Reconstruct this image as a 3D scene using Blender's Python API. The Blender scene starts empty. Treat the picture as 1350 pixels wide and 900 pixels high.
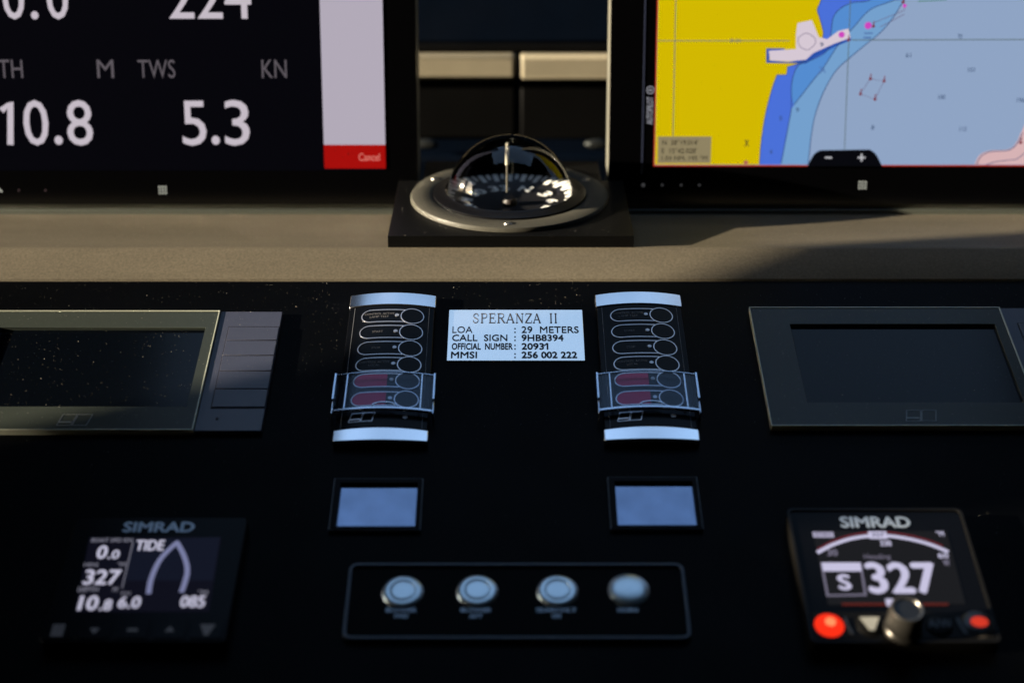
import bpy, bmesh, math, random
from mathutils import Vector, Matrix
from math import sin, cos, tan, pi, radians as R

random.seed(7)
S = bpy.context.scene

# ------------------------------------------------------------------ camera
F_PX = 2000.0
PITCH = -25.0
cam_d = bpy.data.cameras.new('camera'); cam = bpy.data.objects.new('camera', cam_d)
S.collection.objects.link(cam); S.camera = cam
cam_d.sensor_width = 36.0
cam_d.lens = 36.0 * F_PX / 1350.0
cam.rotation_euler = (R(90 + PITCH), 0, 0)
cam_d.clip_start = 0.02; cam_d.clip_end = 200
cam_d.dof.use_dof = True
cam_d.dof.focus_distance = 1.115
cam_d.dof.aperture_fstop = 3.3

# ------------------------------------------------------------------ sky, sun, exposure
SUN_AZ = 10.0      # the light travels towards +x and a little towards +y
SUN_EL = 13.0
W = bpy.data.worlds.new('World'); S.world = W; W.use_nodes = True
nt = W.node_tree
sky = nt.nodes.new('ShaderNodeTexSky'); sky.sky_type = 'NISHITA'; sky.sun_disc = False
sky.sun_elevation = R(SUN_EL)
sx, sy = -cos(R(SUN_AZ)), -sin(R(SUN_AZ))
sky.sun_rotation = math.atan2(sx, sy)
bg = nt.nodes['Background']; bg.inputs['Strength'].default_value = 0.15
nt.links.new(sky.outputs[0], bg.inputs['Color'])
sun_d = bpy.data.lights.new('sun', 'SUN'); sun = bpy.data.objects.new('sun', sun_d)
S.collection.objects.link(sun)
sun_d.energy = 5.0; sun_d.angle = R(0.6); sun_d.cycles.is_caustics_light = True; sun_d.color = (1.0, 0.86, 0.66)
sdir = Vector((cos(R(SUN_EL)) * cos(R(SUN_AZ)), cos(R(SUN_EL)) * sin(R(SUN_AZ)), -sin(R(SUN_EL))))
sun.rotation_euler = sdir.to_track_quat('-Z', 'Y').to_euler()
S.view_settings.view_transform = 'Standard'; S.view_settings.look = 'None'
S.view_settings.gamma = 1; S.view_settings.exposure = 2.2
EXP = 2 ** 2.2
S.cycles.use_denoising = True
S.cycles.max_bounces = 10
S.cycles.transparent_max_bounces = 16
S.cycles.sample_clamp_indirect = 80.0; S.cycles.blur_glossy = 0.0

# ------------------------------------------------------------------ measuring: photo pixel -> point on a plane of the place
AX = Vector((0, cos(R(PITCH)), sin(R(PITCH)))); UP = Vector((0, -sin(R(PITCH)), cos(R(PITCH))))
def ray(px, py): return AX + Vector((1, 0, 0)) * ((px - 675) / F_PX) + UP * ((450 - py) / F_PX)
class Plane:
    def __init__(s, o, pitch):
        s.o = Vector(o); s.p = R(pitch)
        s.v = Vector((0, cos(s.p), sin(s.p))); s.n = Vector((0, -sin(s.p), cos(s.p)))
    def at(s, px, py, h=0.0):
        q = s.o + s.n * h; r = ray(px, py); w = r * (q.dot(s.n) / r.dot(s.n)) - s.o
        return (w.x, w.dot(s.v))
    def box(s, x0, y0, x1, y1, h=0.0):      # x measured on the middle row
        ym = (y0 + y1) / 2
        return (s.at(x0, ym, h)[0], s.at(x0, y1, h)[1], s.at(x1, ym, h)[0], s.at(x0, y0, h)[1])
    def world(s, x, v, h=0.0): return s.o + Vector((x, 0, 0)) + s.v * v + s.n * h
    def local(s, px, py, h=0.0):
        x, v = s.at(px, py, h); return Plane2(s, x, v)
def shifted(pl, x, v):
    return Plane(pl.world(x, v), math.degrees(pl.p))

# ------------------------------------------------------------------ materials
def lin(c):
    c = c / 255.0
    return c / 12.92 if c <= 0.04045 else ((c + 0.055) / 1.055) ** 2.4
MATS = {}
def mat(name, col, rough=0.5, metal=0.0, spec=0.5, bump=None, grain=0.0, gscale=300, emis=None, coat=0.0, spots=None):
    if name in MATS: return MATS[name]
    m = bpy.data.materials.new(name); m.use_nodes = True; MATS[name] = m
    t = m.node_tree; b = t.nodes['Principled BSDF']
    b.inputs['Base Color'].default_value = (*col, 1)
    b.inputs['Roughness'].default_value = rough; b.inputs['Metallic'].default_value = metal
    b.inputs['Specular IOR Level'].default_value = spec; b.inputs['Coat Weight'].default_value = coat
    tc = t.nodes.new('ShaderNodeTexCoord')
    if grain > 0:
        n = t.nodes.new('ShaderNodeTexNoise'); n.inputs['Scale'].default_value = gscale
        n.inputs['Detail'].default_value = 4
        t.links.new(tc.outputs['Object'], n.inputs['Vector'])
        mx = t.nodes.new('ShaderNodeMix'); mx.data_type = 'RGBA'
        mx.inputs[6].default_value = (*[c * (1 - grain) for c in col], 1)
        mx.inputs[7].default_value = (*[min(1, c * (1 + grain)) for c in col], 1)
        t.links.new(n.outputs['Fac'], mx.inputs[0]); t.links.new(mx.outputs[2], b.inputs['Base Color'])
        # uneven gloss from handling
        n2 = t.nodes.new('ShaderNodeTexNoise'); n2.inputs['Scale'].default_value = 18
        n2.inputs['Detail'].default_value = 5
        t.links.new(tc.outputs['Object'], n2.inputs['Vector'])
        mr = t.nodes.new('ShaderNodeMapRange'); mr.inputs['To Min'].default_value = max(0.02, rough * 0.8)
        mr.inputs['To Max'].default_value = min(1, rough * 1.2)
        t.links.new(n2.outputs['Fac'], mr.inputs['Value']); t.links.new(mr.outputs[0], b.inputs['Roughness'])
    if bump:
        kind, sc, st, dist = bump
        if kind == 'voronoi':
            n = t.nodes.new('ShaderNodeTexVoronoi'); o = n.outputs['Distance']
        else:
            n = t.nodes.new('ShaderNodeTexNoise'); n.inputs['Detail'].default_value = 6; o = n.outputs['Fac']
        n.inputs['Scale'].default_value = sc
        t.links.new(tc.outputs['Object'], n.inputs['Vector'])
        bp = t.nodes.new('ShaderNodeBump'); bp.inputs['Strength'].default_value = st; bp.inputs['Distance'].default_value = dist
        t.links.new(o, bp.inputs['Height']); t.links.new(bp.outputs[0], b.inputs['Normal'])
    if emis:
        b.inputs['Emission Color'].default_value = (*emis, 1); b.inputs['Emission Strength'].default_value = 1.0
    return m
GLASS = {'rough': 0.13, 'spec': 0.5}
def glow(name, rgb, k=1.0):                # something lit on a screen, named by its colour in sRGB
    e = tuple(lin(c) * k / EXP for c in rgb)
    return mat('glow_' + name, (0.0004, 0.0004, 0.0005), GLASS['rough'], spec=GLASS['spec'], emis=e)
def clear(name, tint, rough, weight=0.04, bluish=(1, 1, 1)):
    m = bpy.data.materials.new(name); m.use_nodes = True
    t = m.node_tree; t.nodes.clear()
    o = t.nodes.new('ShaderNodeOutputMaterial'); mx = t.nodes.new('ShaderNodeMixShader')
    tr = t.nodes.new('ShaderNodeBsdfTransparent'); tr.inputs[0].default_value = (*tint, 1)
    gl = t.nodes.new('ShaderNodeBsdfGlossy'); gl.inputs['Roughness'].default_value = rough; gl.inputs['Color'].default_value = (*bluish, 1)
    mx.inputs[0].default_value = weight
    t.links.new(tr.outputs[0], mx.inputs[1]); t.links.new(gl.outputs[0], mx.inputs[2]); t.links.new(mx.outputs[0], o.inputs[0])
    return m

M_PANEL = mat('matte black panel', (0.0006, 0.0007, 0.0009), 0.42, spec=0.035, grain=0.25, gscale=60, bump=('noise', 1500, 0.15, 0.0004))
M_LEATHER = mat('taupe leather', (0.100, 0.086, 0.061), 0.62, spec=0.10, grain=0.42, gscale=520, bump=('noise', 1100, 0.35, 0.0004))
_t = M_LEATHER.node_tree; _b = _t.nodes['Principled BSDF']; _src = _b.inputs['Base Color'].links[0].from_socket
_tc = _t.nodes.new('ShaderNodeTexCoord'); _n = _t.nodes.new('ShaderNodeTexNoise'); _n.inputs['Scale'].default_value = 7; _n.inputs['Detail'].default_value = 5
_mp = _t.nodes.new('ShaderNodeMapping'); _mp.inputs['Scale'].default_value = (0.5, 3, 3)
_mr = _t.nodes.new('ShaderNodeMapRange'); _mr.inputs['From Min'].default_value = 0.35; _mr.inputs['From Max'].default_value = 0.65
_mr.inputs['To Min'].default_value = 0.84; _mr.inputs['To Max'].default_value = 1.08
_mm = _t.nodes.new('ShaderNodeVectorMath'); _mm.operation = 'SCALE'
_t.links.new(_tc.outputs['Object'], _mp.inputs[0]); _t.links.new(_mp.outputs[0], _n.inputs['Vector']); _t.links.new(_n.outputs['Fac'], _mr.inputs['Value'])
_t.links.new(_src, _mm.inputs[0]); _t.links.new(_mr.outputs[0], _mm.inputs['Scale']); _t.links.new(_mm.outputs[0], _b.inputs['Base Color'])
M_BLACK = mat('black plastic', (0.0025, 0.0025, 0.003), 0.35, spec=0.15, grain=0.2, gscale=90)
M_GLOSSBLK = mat('gloss black glass', (0.0008, 0.0008, 0.001), 0.13, spec=0.5)
M_SIDE = mat('grey housing paint', (0.11, 0.108, 0.088), 0.45, spec=0.3, grain=0.1)
M_STRIP = mat('dull metal strip', (0.05, 0.055, 0.045), 0.4, spec=0.3, grain=0.1)
M_ALU = mat('satin aluminium', (0.93, 0.95, 0.97), 0.2, metal=1.0, grain=0.03, gscale=40)
M_CHROME = mat('chrome', (0.03, 0.033, 0.033), 0.6, metal=1.0)
M_RINGP = mat('grey ring paint', (0.052, 0.050, 0.040), 0.5, spec=0.15, grain=0.2, gscale=500, bump=('noise', 1200, 0.2, 0.0003))
M_PLATE = mat('black mounting plate', (0.0018, 0.0018, 0.0016), 0.45, spec=0.12, grain=0.4, gscale=400, bump=('noise', 900, 0.4, 0.0003))
M_WHITE = mat('white print', (0.3, 0.3, 0.29), 0.5)
M_GREYPR = mat('grey print', (0.06, 0.062, 0.07), 0.5)
M_BLKPR = mat('black print', (0.012, 0.012, 0.018), 0.5, spec=0.2)

# ------------------------------------------------------------------ mesh building
class MB:
    def __init__(s): s.v = []; s.f = []
    def add(s, vs, fs):
        k = len(s.v); s.v += [tuple(p) for p in vs]; s.f += [tuple(i + k for i in f) for f in fs]; return s
    def box(s, x0, y0, z0, x1, y1, z1):
        return s.add([(x0,y0,z0),(x1,y0,z0),(x1,y1,z0),(x0,y1,z0),(x0,y0,z1),(x1,y0,z1),(x1,y1,z1),(x0,y1,z1)],
                     [(3,2,1,0),(4,5,6,7),(0,1,5,4),(1,2,6,5),(2,3,7,6),(3,0,4,7)])
    def prism(s, pts, z0, z1, zf=None):
        n = len(pts); g = zf or (lambda x, y: 0)
        vs = [(x, y, z0 + (g(x, y) if zf else 0)) for x, y in pts] + [(x, y, z1 + g(x, y)) for x, y in pts]
        a = sum(pts[i][0] * pts[(i+1) % n][1] - pts[(i+1) % n][0] * pts[i][1] for i in range(n))
        fs = [tuple(range(n-1, -1, -1)), tuple(range(n, 2*n))] + [(i, (i+1) % n, (i+1) % n + n, i + n) for i in range(n)]
        if a < 0: fs = [f[::-1] for f in fs]
        return s.add(vs, fs)
    def frame(s, o, i, z0, z1):            # rectangular ring, o and i are (x0,y0,x1,y1)
        O = [(o[0],o[1]),(o[2],o[1]),(o[2],o[3]),(o[0],o[3])]; I = [(i[0],i[1]),(i[2],i[1]),(i[2],i[3]),(i[0],i[3])]
        return s.loop(O, I, z0, z1)
    def loop(s, O, I, z0, z1, zf=None):
        n = len(O); g = zf or (lambda x, y: 0)
        vs = [(x, y, z0 + g(x, y)) for x, y in O] + [(x, y, z0 + g(x, y)) for x, y in I] + \
             [(x, y, z1 + g(x, y)) for x, y in O] + [(x, y, z1 + g(x, y)) for x, y in I]
        fs = []
        for k in range(n):
            j = (k + 1) % n
            fs += [(2*n+k, 2*n+j, 3*n+j, 3*n+k), (k, j, 2*n+j, 2*n+k), (n+j, n+k, 3*n+k, 3*n+j), (j, k, n+k, n+j)]
        return s.add(vs, fs)
    def ribbon(s, pts, w, z0, z1, zf=None, closed=False):
        n = len(pts); L = []; Rr = []
        for i in range(n):
            if closed: a, b = pts[i-1], pts[(i+1) % n]
            else: a, b = pts[max(0, i-1)], pts[min(n-1, i+1)]
            d = Vector((b[0]-a[0], b[1]-a[1])); d.normalize(); nx, ny = -d.y * w/2, d.x * w/2
            L.append((pts[i][0]+nx, pts[i][1]+ny)); Rr.append((pts[i][0]-nx, pts[i][1]-ny))
        if closed: return s.loop(Rr, L, z0, z1, zf)
        g = zf or (lambda x, y: 0)
        for i in range(n-1):
            q = [Rr[i], Rr[i+1], L[i+1], L[i]]
            vs = [(x, y, z0 + g(x, y)) for x, y in q] + [(x, y, z1 + g(x, y)) for x, y in q]
            s.add(vs, [(3,2,1,0),(4,5,6,7),(0,1,5,4),(2,3,7,6)] + ([(3,0,4,7)] if i == 0 else []) + ([(1,2,6,5)] if i == n-2 else []))
        return s
    def lathe(s, prof, seg=64, cx=0, cy=0, cz=0):
        n = len(prof); vs = []; fs = []
        for k in range(seg):
            a = 2*pi*k/seg
            vs += [(cx + r*cos(a), cy + r*sin(a), cz + z) for r, z in prof]
        for k in range(seg):
            j = (k+1) % seg
            for i in range(n-1): fs.append((k*n+i, j*n+i, j*n+i+1, k*n+i+1))
        return s.add(vs, fs)
    def build(s, name, m, parent=None, bevel=0, loc=None, sharp=32, seg=2):
        me = bpy.data.meshes.new(name); me.from_pydata(s.v, [], s.f)
        bm = bmesh.new(); bm.from_mesh(me); bmesh.ops.remove_doubles(bm, verts=bm.verts, dist=1e-7)
        bmesh.ops.recalc_face_normals(bm, faces=bm.faces); bm.to_mesh(me); bm.free()
        me.polygons.foreach_set('use_smooth', [True] * len(me.polygons)); me.set_sharp_from_angle(angle=R(sharp))
        me.materials.append(m)
        o = bpy.data.objects.new(name, me); S.collection.objects.link(o)
        if parent: o.parent = parent
        if loc: o.location = loc
        if bevel:
            b = o.modifiers.new('bevel', 'BEVEL'); b.width = bevel; b.segments = seg; b.limit_method = 'ANGLE'; b.angle_limit = R(35)
        return o
def circle(cx, cy, r, n=32, a0=0, a1=2*pi, ry=None):
    ry = ry or r; full = abs(a1 - a0 - 2*pi) < 1e-6
    m = n if full else n + 1
    return [(cx + r*cos(a0 + (a1-a0)*k/n), cy + ry*sin(a0 + (a1-a0)*k/n)) for k in range(m)]
def rrect(x0, y0, x1, y1, r, n=5):
    p = []
    for cx, cy, a in ((x1-r, y1-r, 0), (x0+r, y1-r, pi/2), (x0+r, y0+r, pi), (x1-r, y0+r, 3*pi/2)):
        p += [(cx + r*cos(a + pi/2*k/n), cy + r*sin(a + pi/2*k/n)) for k in range(n+1)]
    return p
def text(body, box, z, weight=0.0, shear=0.0, thick=0.0002, zf=None, rot=0):
    """solid lettering fitted exactly into box=(x0,y0,x1,y1)"""
    c = bpy.data.curves.new('lettering', 'FONT'); c.body = body; c.size = 1; c.shear = shear
    c.resolution_u = 3; c.fill_mode = 'FRONT'
    o = bpy.data.objects.new('lettering', c); S.collection.objects.link(o)
    dg = bpy.context.evaluated_depsgraph_get(); me = o.evaluated_get(dg).to_mesh()
    vs = [v.co.copy() for v in me.vertices]; fs = [tuple(p.vertices) for p in me.polygons]
    o.evaluated_get(dg).to_mesh_clear(); bpy.data.objects.remove(o); bpy.data.curves.remove(c)
    if rot: vs = [Vector((-v.y, v.x, 0)) if rot > 0 else Vector((v.y, -v.x, 0)) for v in vs]
    ax, bx = min(v.x for v in vs), max(v.x for v in vs); ay, by = min(v.y for v in vs), max(v.y for v in vs)
    x0, y0, x1, y1 = box
    mb = MB(); H = y1 - y0; wt = weight * 1.2 * (min(H, x1-x0) if rot else H)
    for k, (dx, dy) in enumerate(((0, 0), (wt, 0), (-wt, 0), (0, wt*.8), (0, -wt*.8)) if weight > 0 else ((0, 0),)):
        q = []
        for v in vs:
            x = x0 + wt + (v.x-ax)/(bx-ax)*(x1-x0-2*wt) + dx; y = y0 + wt*.8 + (v.y-ay)/max(1e-9, by-ay)*(H-1.6*wt) + dy
            q.append((x, y, z + k*0.000012 + (zf(x, y) if zf else 0)))
        mb.add(q, fs)
    return mb
def join(*ms):
    r = MB()
    for m in ms: r.add(m.v, m.f)
    return r

def tag(o, label=None, cat=None, group=None, kind=None):
    for k, v in (('label', label), ('category', cat), ('group', group), ('kind', kind)):
        if v: o[k] = v
    return o
def thing(name, label, cat, plane=None, loc=None, group=None):
    o = bpy.data.objects.new(name, None); S.collection.objects.link(o); o.empty_display_size = 0.02
    if plane is not None: o.location = plane.o; o.rotation_euler = (plane.p, 0, 0)
    if loc is not None: o.location = loc
    return tag(o, label, cat, group)
def copy_tree(o, parent=None):
    c = o.copy(); S.collection.objects.link(c)
    if parent: c.parent = parent
    for ch in list(o.children): copy_tree(ch, c)
    return c

# ================================================================== THE SETTING
PANEL = Plane(AX * 1.107, 15.5)          # the black instrument panel rises away from the camera
V_TOP = 0.0734
pb = MB(); pb.box(-1.0, -0.75, -0.02, 1.0, V_TOP, 0)
panel = pb.build('dashboard_panel', M_PANEL); panel.location = PANEL.o; panel.rotation_euler = (PANEL.p, 0, 0)
tag(panel, 'matte black sloping instrument panel of the helm', kind='structure')

# taupe leather ledge: short slope, rounded crease, long top falling back towards the displays
CY, CZ = 1.1017, -0.4323
prof = [(1.0715, -0.470), (1.0712, -0.4490), (1.0720, -0.4470), (1.0740, -0.4458)]
for k in range(9):
    t = k / 8; a = R(29.5) * (1-t) + R(-9.3) * t
    # small arc round the crease
    prof.append((CY - 0.004 + 0.009*t, CZ - 0.0016 + 0.0016*sin(pi*(0.28+0.5*t)) - 0.0006*t))
BY = 1.2325; BZ = CZ - (BY - CY) * tan(R(9.3))
prof += [(BY, BZ), (BY + 0.001, BZ - 0.004), (BY + 0.08, BZ - 0.016), (BY + 0.08, -0.52), (1.0715, -0.52)]
lb = MB()
n = len(prof); NX = 2
lb.v = [(x, y, z) for x in (-1.0, 1.0) for y, z in prof]
lb.f = [tuple(range(n)), tuple(range(2*n-1, n-1, -1))] + [(i, i+n, (i+1) % n + n, (i+1) % n) for i in range(n)]
ledge = lb.build('dashboard_ledge', M_LEATHER, sharp=25)
tag(ledge, 'taupe leather ledge above the black instrument panel', kind='structure')

# unseen cabin added for the light: shades the dash, lets in sun and sky
M_CABIN = mat('added cabin lining', (0.006, 0.006, 0.007), 0.8, spec=0.1, grain=0.2, gscale=8)
WX = -2.0
def struct(name, mb, m, label, bevel=0):
    return tag(mb.build(name, m, bevel=bevel), label, kind='structure')
w = MB()
z0, z1 = -1.3, 1.05
# added wall: slanted opening sets the shade line, small one a sun patch
def slab(q):                               # q: four (y, z) corners
    w.add([(WX - 0.05, y, z) for y, z in q] + [(WX, y, z) for y, z in q], [(3,2,1,0), (4,5,6,7), (0,1,5,4), (1,2,6,5), (2,3,7,6), (3,0,4,7)])
ZA, ZB, ZC, ZD = -0.17, 0.42, -0.008, 0.10
def edge(z): return 0.598 + (z + 0.111) * 0.507
P0, P1, YF = 0.27, 0.432, 1.30
slab([(-1.6, z0), (4.0, z0), (4.0, ZA), (-1.6, ZA)]); slab([(-1.6, ZB), (4.0, ZB), (4.0, z1), (-1.6, z1)])
slab([(YF, ZA), (4.0, ZA), (4.0, ZB), (YF, ZB)]); slab([(-1.6, ZA), (P0, ZA), (P0, ZB), (-1.6, ZB)])
slab([(P0, ZA), (P1, ZA), (P1, ZC), (P0, ZC)]); slab([(P0, ZD), (P1, ZD), (P1, ZB), (P0, ZB)])
slab([(P1, ZA), (edge(ZA), ZA), (edge(ZB), ZB), (P1, ZB)])
struct('added_side_wall', w, M_CABIN, 'added dark side wall, unseen, with two openings cut to shape the sunlight')
w = MB(); w.box(2.0, -1.6, z0, 2.06, 4.0, z1); struct('added_side_wall', w, M_CABIN, 'added dark wall on the opposite side, unseen, keeping light out')
w = MB(); w.box(-2.06, -1.66, z0, 2.06, -1.6, z1); struct('added_rear_wall', w, M_CABIN, 'added dark wall at the rear, unseen, keeping light out')
w = MB(); w.box(-2.06, 4.0, z0, 2.06, 4.06, z1); struct('added_front_wall', w, M_CABIN, 'added dark wall at the front, unseen, keeping light out')
w = MB(); w.box(-2.06, -1.66, z0-0.06, 2.06, 4.06, z0); struct('floor', w, M_CABIN, 'added dark floor, unseen, keeping light out')
HXL, HXR, HY0, HY1 = -0.68, 0.98, 1.04, 2.25
w = MB(); w.frame((-2.06, -1.66, 2.06, 4.06), (HXL, HY0, HXR, HY1), z1, z1+0.06)
struct('added_ceiling', w, M_CABIN, 'added dark roof, unseen, with a hatch placed to let in sky light')

# ================================================================== BACKGROUND: dark padded console seen between the displays
def bgz(px, py, y):                        # height of the sight line through a pixel at distance y
    r = ray(px, py); return r.z / r.y * y
M_NAVY = mat('navy vinyl', (0.0004, 0.0016, 0.0045), 0.55, spec=0.03, grain=0.2, gscale=50)
M_DKVINYL = mat('black vinyl', (0.0009, 0.0009, 0.0009), 0.6, spec=0.06, grain=0.3, gscale=60)
M_BEIGE = mat('beige vinyl', (0.23, 0.203, 0.142), 0.55, spec=0.2, grain=0.1, gscale=60)
Y1 = 1.50
con = thing('padded_console', 'dark padded console with a beige band, behind the gap between the displays', 'console', loc=(0, Y1, -0.6))
def rel(z): return z + 0.6
zt, zb = bgz(675, 70, Y1), bgz(675, 103, Y1)
zl = bgz(675, 184, Y1)
XS = ray(683, 87).x / ray(683, 87).y * Y1
for i, (xa, xb) in enumerate(((-0.55, XS - 0.0022), (XS + 0.0022, 0.55))):
    m = MB(); m.box(xa, -0.010, rel(zb), xb, 0.03, rel(zt)); b = m.build('beige_band', M_BEIGE, con, bevel=0.004, seg=3)
    m = MB(); m.box(xa, 0.0, rel(zl), xb, 0.03, rel(zb) - 0.0005); m.build('door_panel', M_DKVINYL, con, bevel=0.003)
m = MB(); m.box(-0.55, -0.001, rel(zt) + 0.001, 0.55, 0.03, rel(bgz(675, 61, Y1))); m.build('black_strip', M_DKVINYL, con)  # recessed black vinyl strip between band and cushion
m = MB(); zc = rel(bgz(675, 61, Y1)); m.add([(-0.55, 0.01, zc), (0.55, 0.01, zc), (0.55, 0.10, zc+0.16), (-0.55, 0.10, zc+0.16),
          (-0.55, 0.12, zc), (0.55, 0.12, zc), (0.55, 0.12, zc+0.16), (-0.55, 0.12, zc+0.16)],
          [(0,1,2,3),(5,4,7,6),(0,4,5,1),(3,2,6,7),(0,3,7,4),(1,5,6,2)]); m.build('top_cushion', M_NAVY, con, bevel=0.004)
m = MB(); m.box(-0.55, -0.05, rel(zl) - 0.035, 0.55, 0.03, rel(zl) - 0.0005); m.build('lower_shelf', M_NAVY, con, bevel=0.008, seg=4)
m = MB(); m.box(-0.55, 0.0, 0.0, 0.55, 0.03, rel(zl) - 0.036); m.build('base_panel', M_DKVINYL, con)
for px in (562, 787):  # studs added to stand for two soft glints on the shelf
    x, yy = ray(px, 189).x / ray(px, 189).y * (Y1 - 0.05), 0
    m = MB(); m.lathe([(0.0001, 0.004), (0.005, 0.0035), (0.008, 0.001), (0.009, -0.002)], 24)
    s = m.build('glint_stud', M_CHROME, con); s.location = (x, -0.0505, rel(bgz(px, 190, Y1 - 0.05))); s.rotation_euler = (R(80), 0, 0); s.scale = (1.4, 0.6, 1)

# ================================================================== LARGE DISPLAYS
DO = Vector((0, 1.236, 1.236 * ray(675, 275).z / ray(675, 275).y))
DP = Plane(DO, 78.5)                       # front glass plane, x from the middle of the dash, v up the glass
def display(name, label, cat, xa, xb):
    pl = shifted(DP, (xa + xb)/2, 0); t = thing(name, label, cat, pl)
    hw = (xb - xa)/2
    m = MB(); m.box(-hw, 0.0, -0.042, hw, 0.345, -0.003); m.build('housing', M_SIDE, t, bevel=0.0015)
    m = MB(); m.box(-hw, 0.0035, -0.0028, hw, 0.345, 0.0); m.build('front_glass', M_GLOSSBLK, t, bevel=0.0006)
    m = MB(); m.box(-hw, -0.0055, -0.040, hw, -0.0003, 0.0035); m.build('bottom_strip', M_STRIP, t, bevel=0.0008)
    return t, pl
XL = DP.at(549, 110)[0]; XR = DP.at(804, 110)[0]
dl, PL = display('multifunction_display', 'large black display with white figures and a red cancel bar, upper left', 'display', XL - 0.54, XL)
dr, PR = display('chart_display', 'large black display showing a yellow and blue sea chart, upper right', 'display', XR, XR + 0.47)
Z1, Z2, Z3, Z4, Z5 = 0.0004, 0.0007, 0.0010, 0.0013, 0.0016
G_WHITE = glow('screen white', (196, 186, 196)); G_GREY = glow('screen grey', (92, 86, 92))
G_SCRBLK = glow('screen black', (4, 4, 9)); G_STRIP = glow('screen pale', (178, 170, 184)); G_RED = glow('screen red', (164, 13, 10))
G_PINKT = glow('screen salmon', (225, 120, 110)); G_ICON = glow('key icon', (190, 190, 175)); G_DOT = glow('key dot', (70, 55, 55))
# ---- left screen
sb = PL.box(-330, -160, 508, 225); sb = (sb[0], sb[1], PL.at(507, 200)[0], 0.33)
m = MB(); m.box(sb[0], sb[1], 0.0, sb[2], sb[3], 0.0003); m.build('screen', G_SCRBLK, dl)
m = MB(); a = PL.at(422, 0); b = PL.at(427, 191); c = PL.at(508, 191); d = PL.at(502, 0)
m.prism([(b[0], b[1]), (c[0], c[1]), (c[0], 0.33), (b[0], 0.33)], Z1, Z2); m.build('side_menu', G_STRIP, dl)
rb = (b[0], PL.at(427, 222)[1], c[0], b[1] - 0.0001)
m = MB(); m.box(rb[0], rb[1], Z1, rb[2], rb[3], Z2 + 0.0001); m.build('cancel_bar', G_RED, dl)
text('Cancel', PL.box(473, 202, 501, 212), Z3, 0.01).build('lettering', G_PINKT, dl)
for body, bx, g, wt in (('0', (3, -33, 32, 26), G_WHITE, .005), ('.', (41, 15, 51, 26), G_WHITE, .02), ('0', (61, -33, 90, 26), G_WHITE, .005), ('224', (222, -33, 331, 25), G_WHITE, .005),
                    ('DEPTH', (-46, 79, 30, 103), G_GREY, 0), ('M', (128, 79, 150, 103), G_GREY, 0), ('TWS', (182, 79, 231, 103), G_GREY, 0),
                    ('KN', (345, 79, 378, 103), G_GREY, 0),
                    ('0', (31, 132, 64, 192), G_WHITE, .005), ('.', (72, 179, 83, 191), G_WHITE, .02), ('8', (88, 132, 122, 192), G_WHITE, .005),
                    ('5', (240, 133, 272, 192), G_WHITE, .005), ('.', (279, 179, 290, 191), G_WHITE, .02), ('3', (296, 132, 329, 192), G_WHITE, .005)):
    text(body, PL.box(*bx), Z1, wt).build('lettering', g, dl)
m = MB(); m.ribbon([PL.at(2, 146), PL.at(14, 135), PL.at(14, 191)], 0.0052, Z1, Z2); m.build('lettering', G_WHITE, dl)
def key_icon(pl, t, px, py, s=12):
    m = MB(); b = pl.box(px - s/2, py - s/2, px + s/2, py + s/2); ux, uy = (b[2]-b[0])/3, (b[3]-b[1])/3
    for i in range(3):
        for j in range(3): m.box(b[0]+ux*(i+.22), b[1]+uy*(j+.22), 0.0001, b[0]+ux*(i+.78), b[1]+uy*(j+.78), 0.0004)
    m.build('menu_icon', G_ICON, t)
key_icon(PL, dl, 214.5, 250.5); key_icon(PR, dr, 1137, 244)
for px in (25, 60): m = MB(); m.prism(circle(*PL.at(px, 251), 0.0009, 12), 0.0001, 0.0004); m.build('touch_mark', G_DOT, dl)
m = MB(); m.ribbon([PL.at(-9, 253), PL.at(-3, 247), PL.at(3, 253)], 0.0012, 0.0001, 0.0004); m.build('touch_mark', G_ICON, dl)

# ---- right screen, the sea chart
SX0 = PR.at(865.5, 110)[0]; SY0 = PR.at(900, 217.5)[1]; SX1 = 0.228; SY1 = 0.33
def chart_poly(name, pts, g, z):
    q = [PR.at(*p) for p in pts]; q = [(min(SX1, max(SX0, x)), min(SY1, max(SY0 + 0.0004, y))) for x, y in q]
    m = MB(); m.prism(q, z - 0.0002, z); return m.build(name, g, dr)
def smooth(pts, n=6):                      # Catmull-Rom through pixel points
    out = []
    for i in range(len(pts)-1):
        p0, p1, p2, p3 = pts[max(0, i-1)], pts[i], pts[i+1], pts[min(len(pts)-1, i+2)]
        for k in range(n):
            t = k/n
            out.append(tuple(0.5*((2*p1[j]) + (-p0[j]+p2[j])*t + (2*p0[j]-5*p1[j]+4*p2[j]-p3[j])*t*t + (-p0[j]+3*p1[j]-3*p2[j]+p3[j])*t**3) for j in (0, 1)))
    return out + [pts[-1]]
m = MB(); m.box(SX0 - 0.0012, SY0 - 0.0012, 0.0, SX1, SY1, 0.0002); m.build('screen_border', glow('border red', (165, 45, 30)), dr)
C_DEEP = glow('chart pale blue', (143, 164, 196)); C_MID = glow('chart mid blue', (116, 160, 205)); C_SH = glow('chart blue', (84, 140, 208))
C_INT = glow('chart strong blue', (74, 112, 216)); C_LAND = glow('chart yellow', (210, 184, 0)); C_PORT = glow('chart harbour', (214, 200, 212))
C_LINE = glow('chart line', (52, 74, 118)); C_GRID = glow('chart grid', (92, 108, 110)); C_PINK = glow('chart pink land', (214, 178, 180))
m = MB(); m.box(SX0, SY0, 0.0001, SX1, SY1, 0.0004); m.build('chart_water', C_DEEP, dr)
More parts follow.
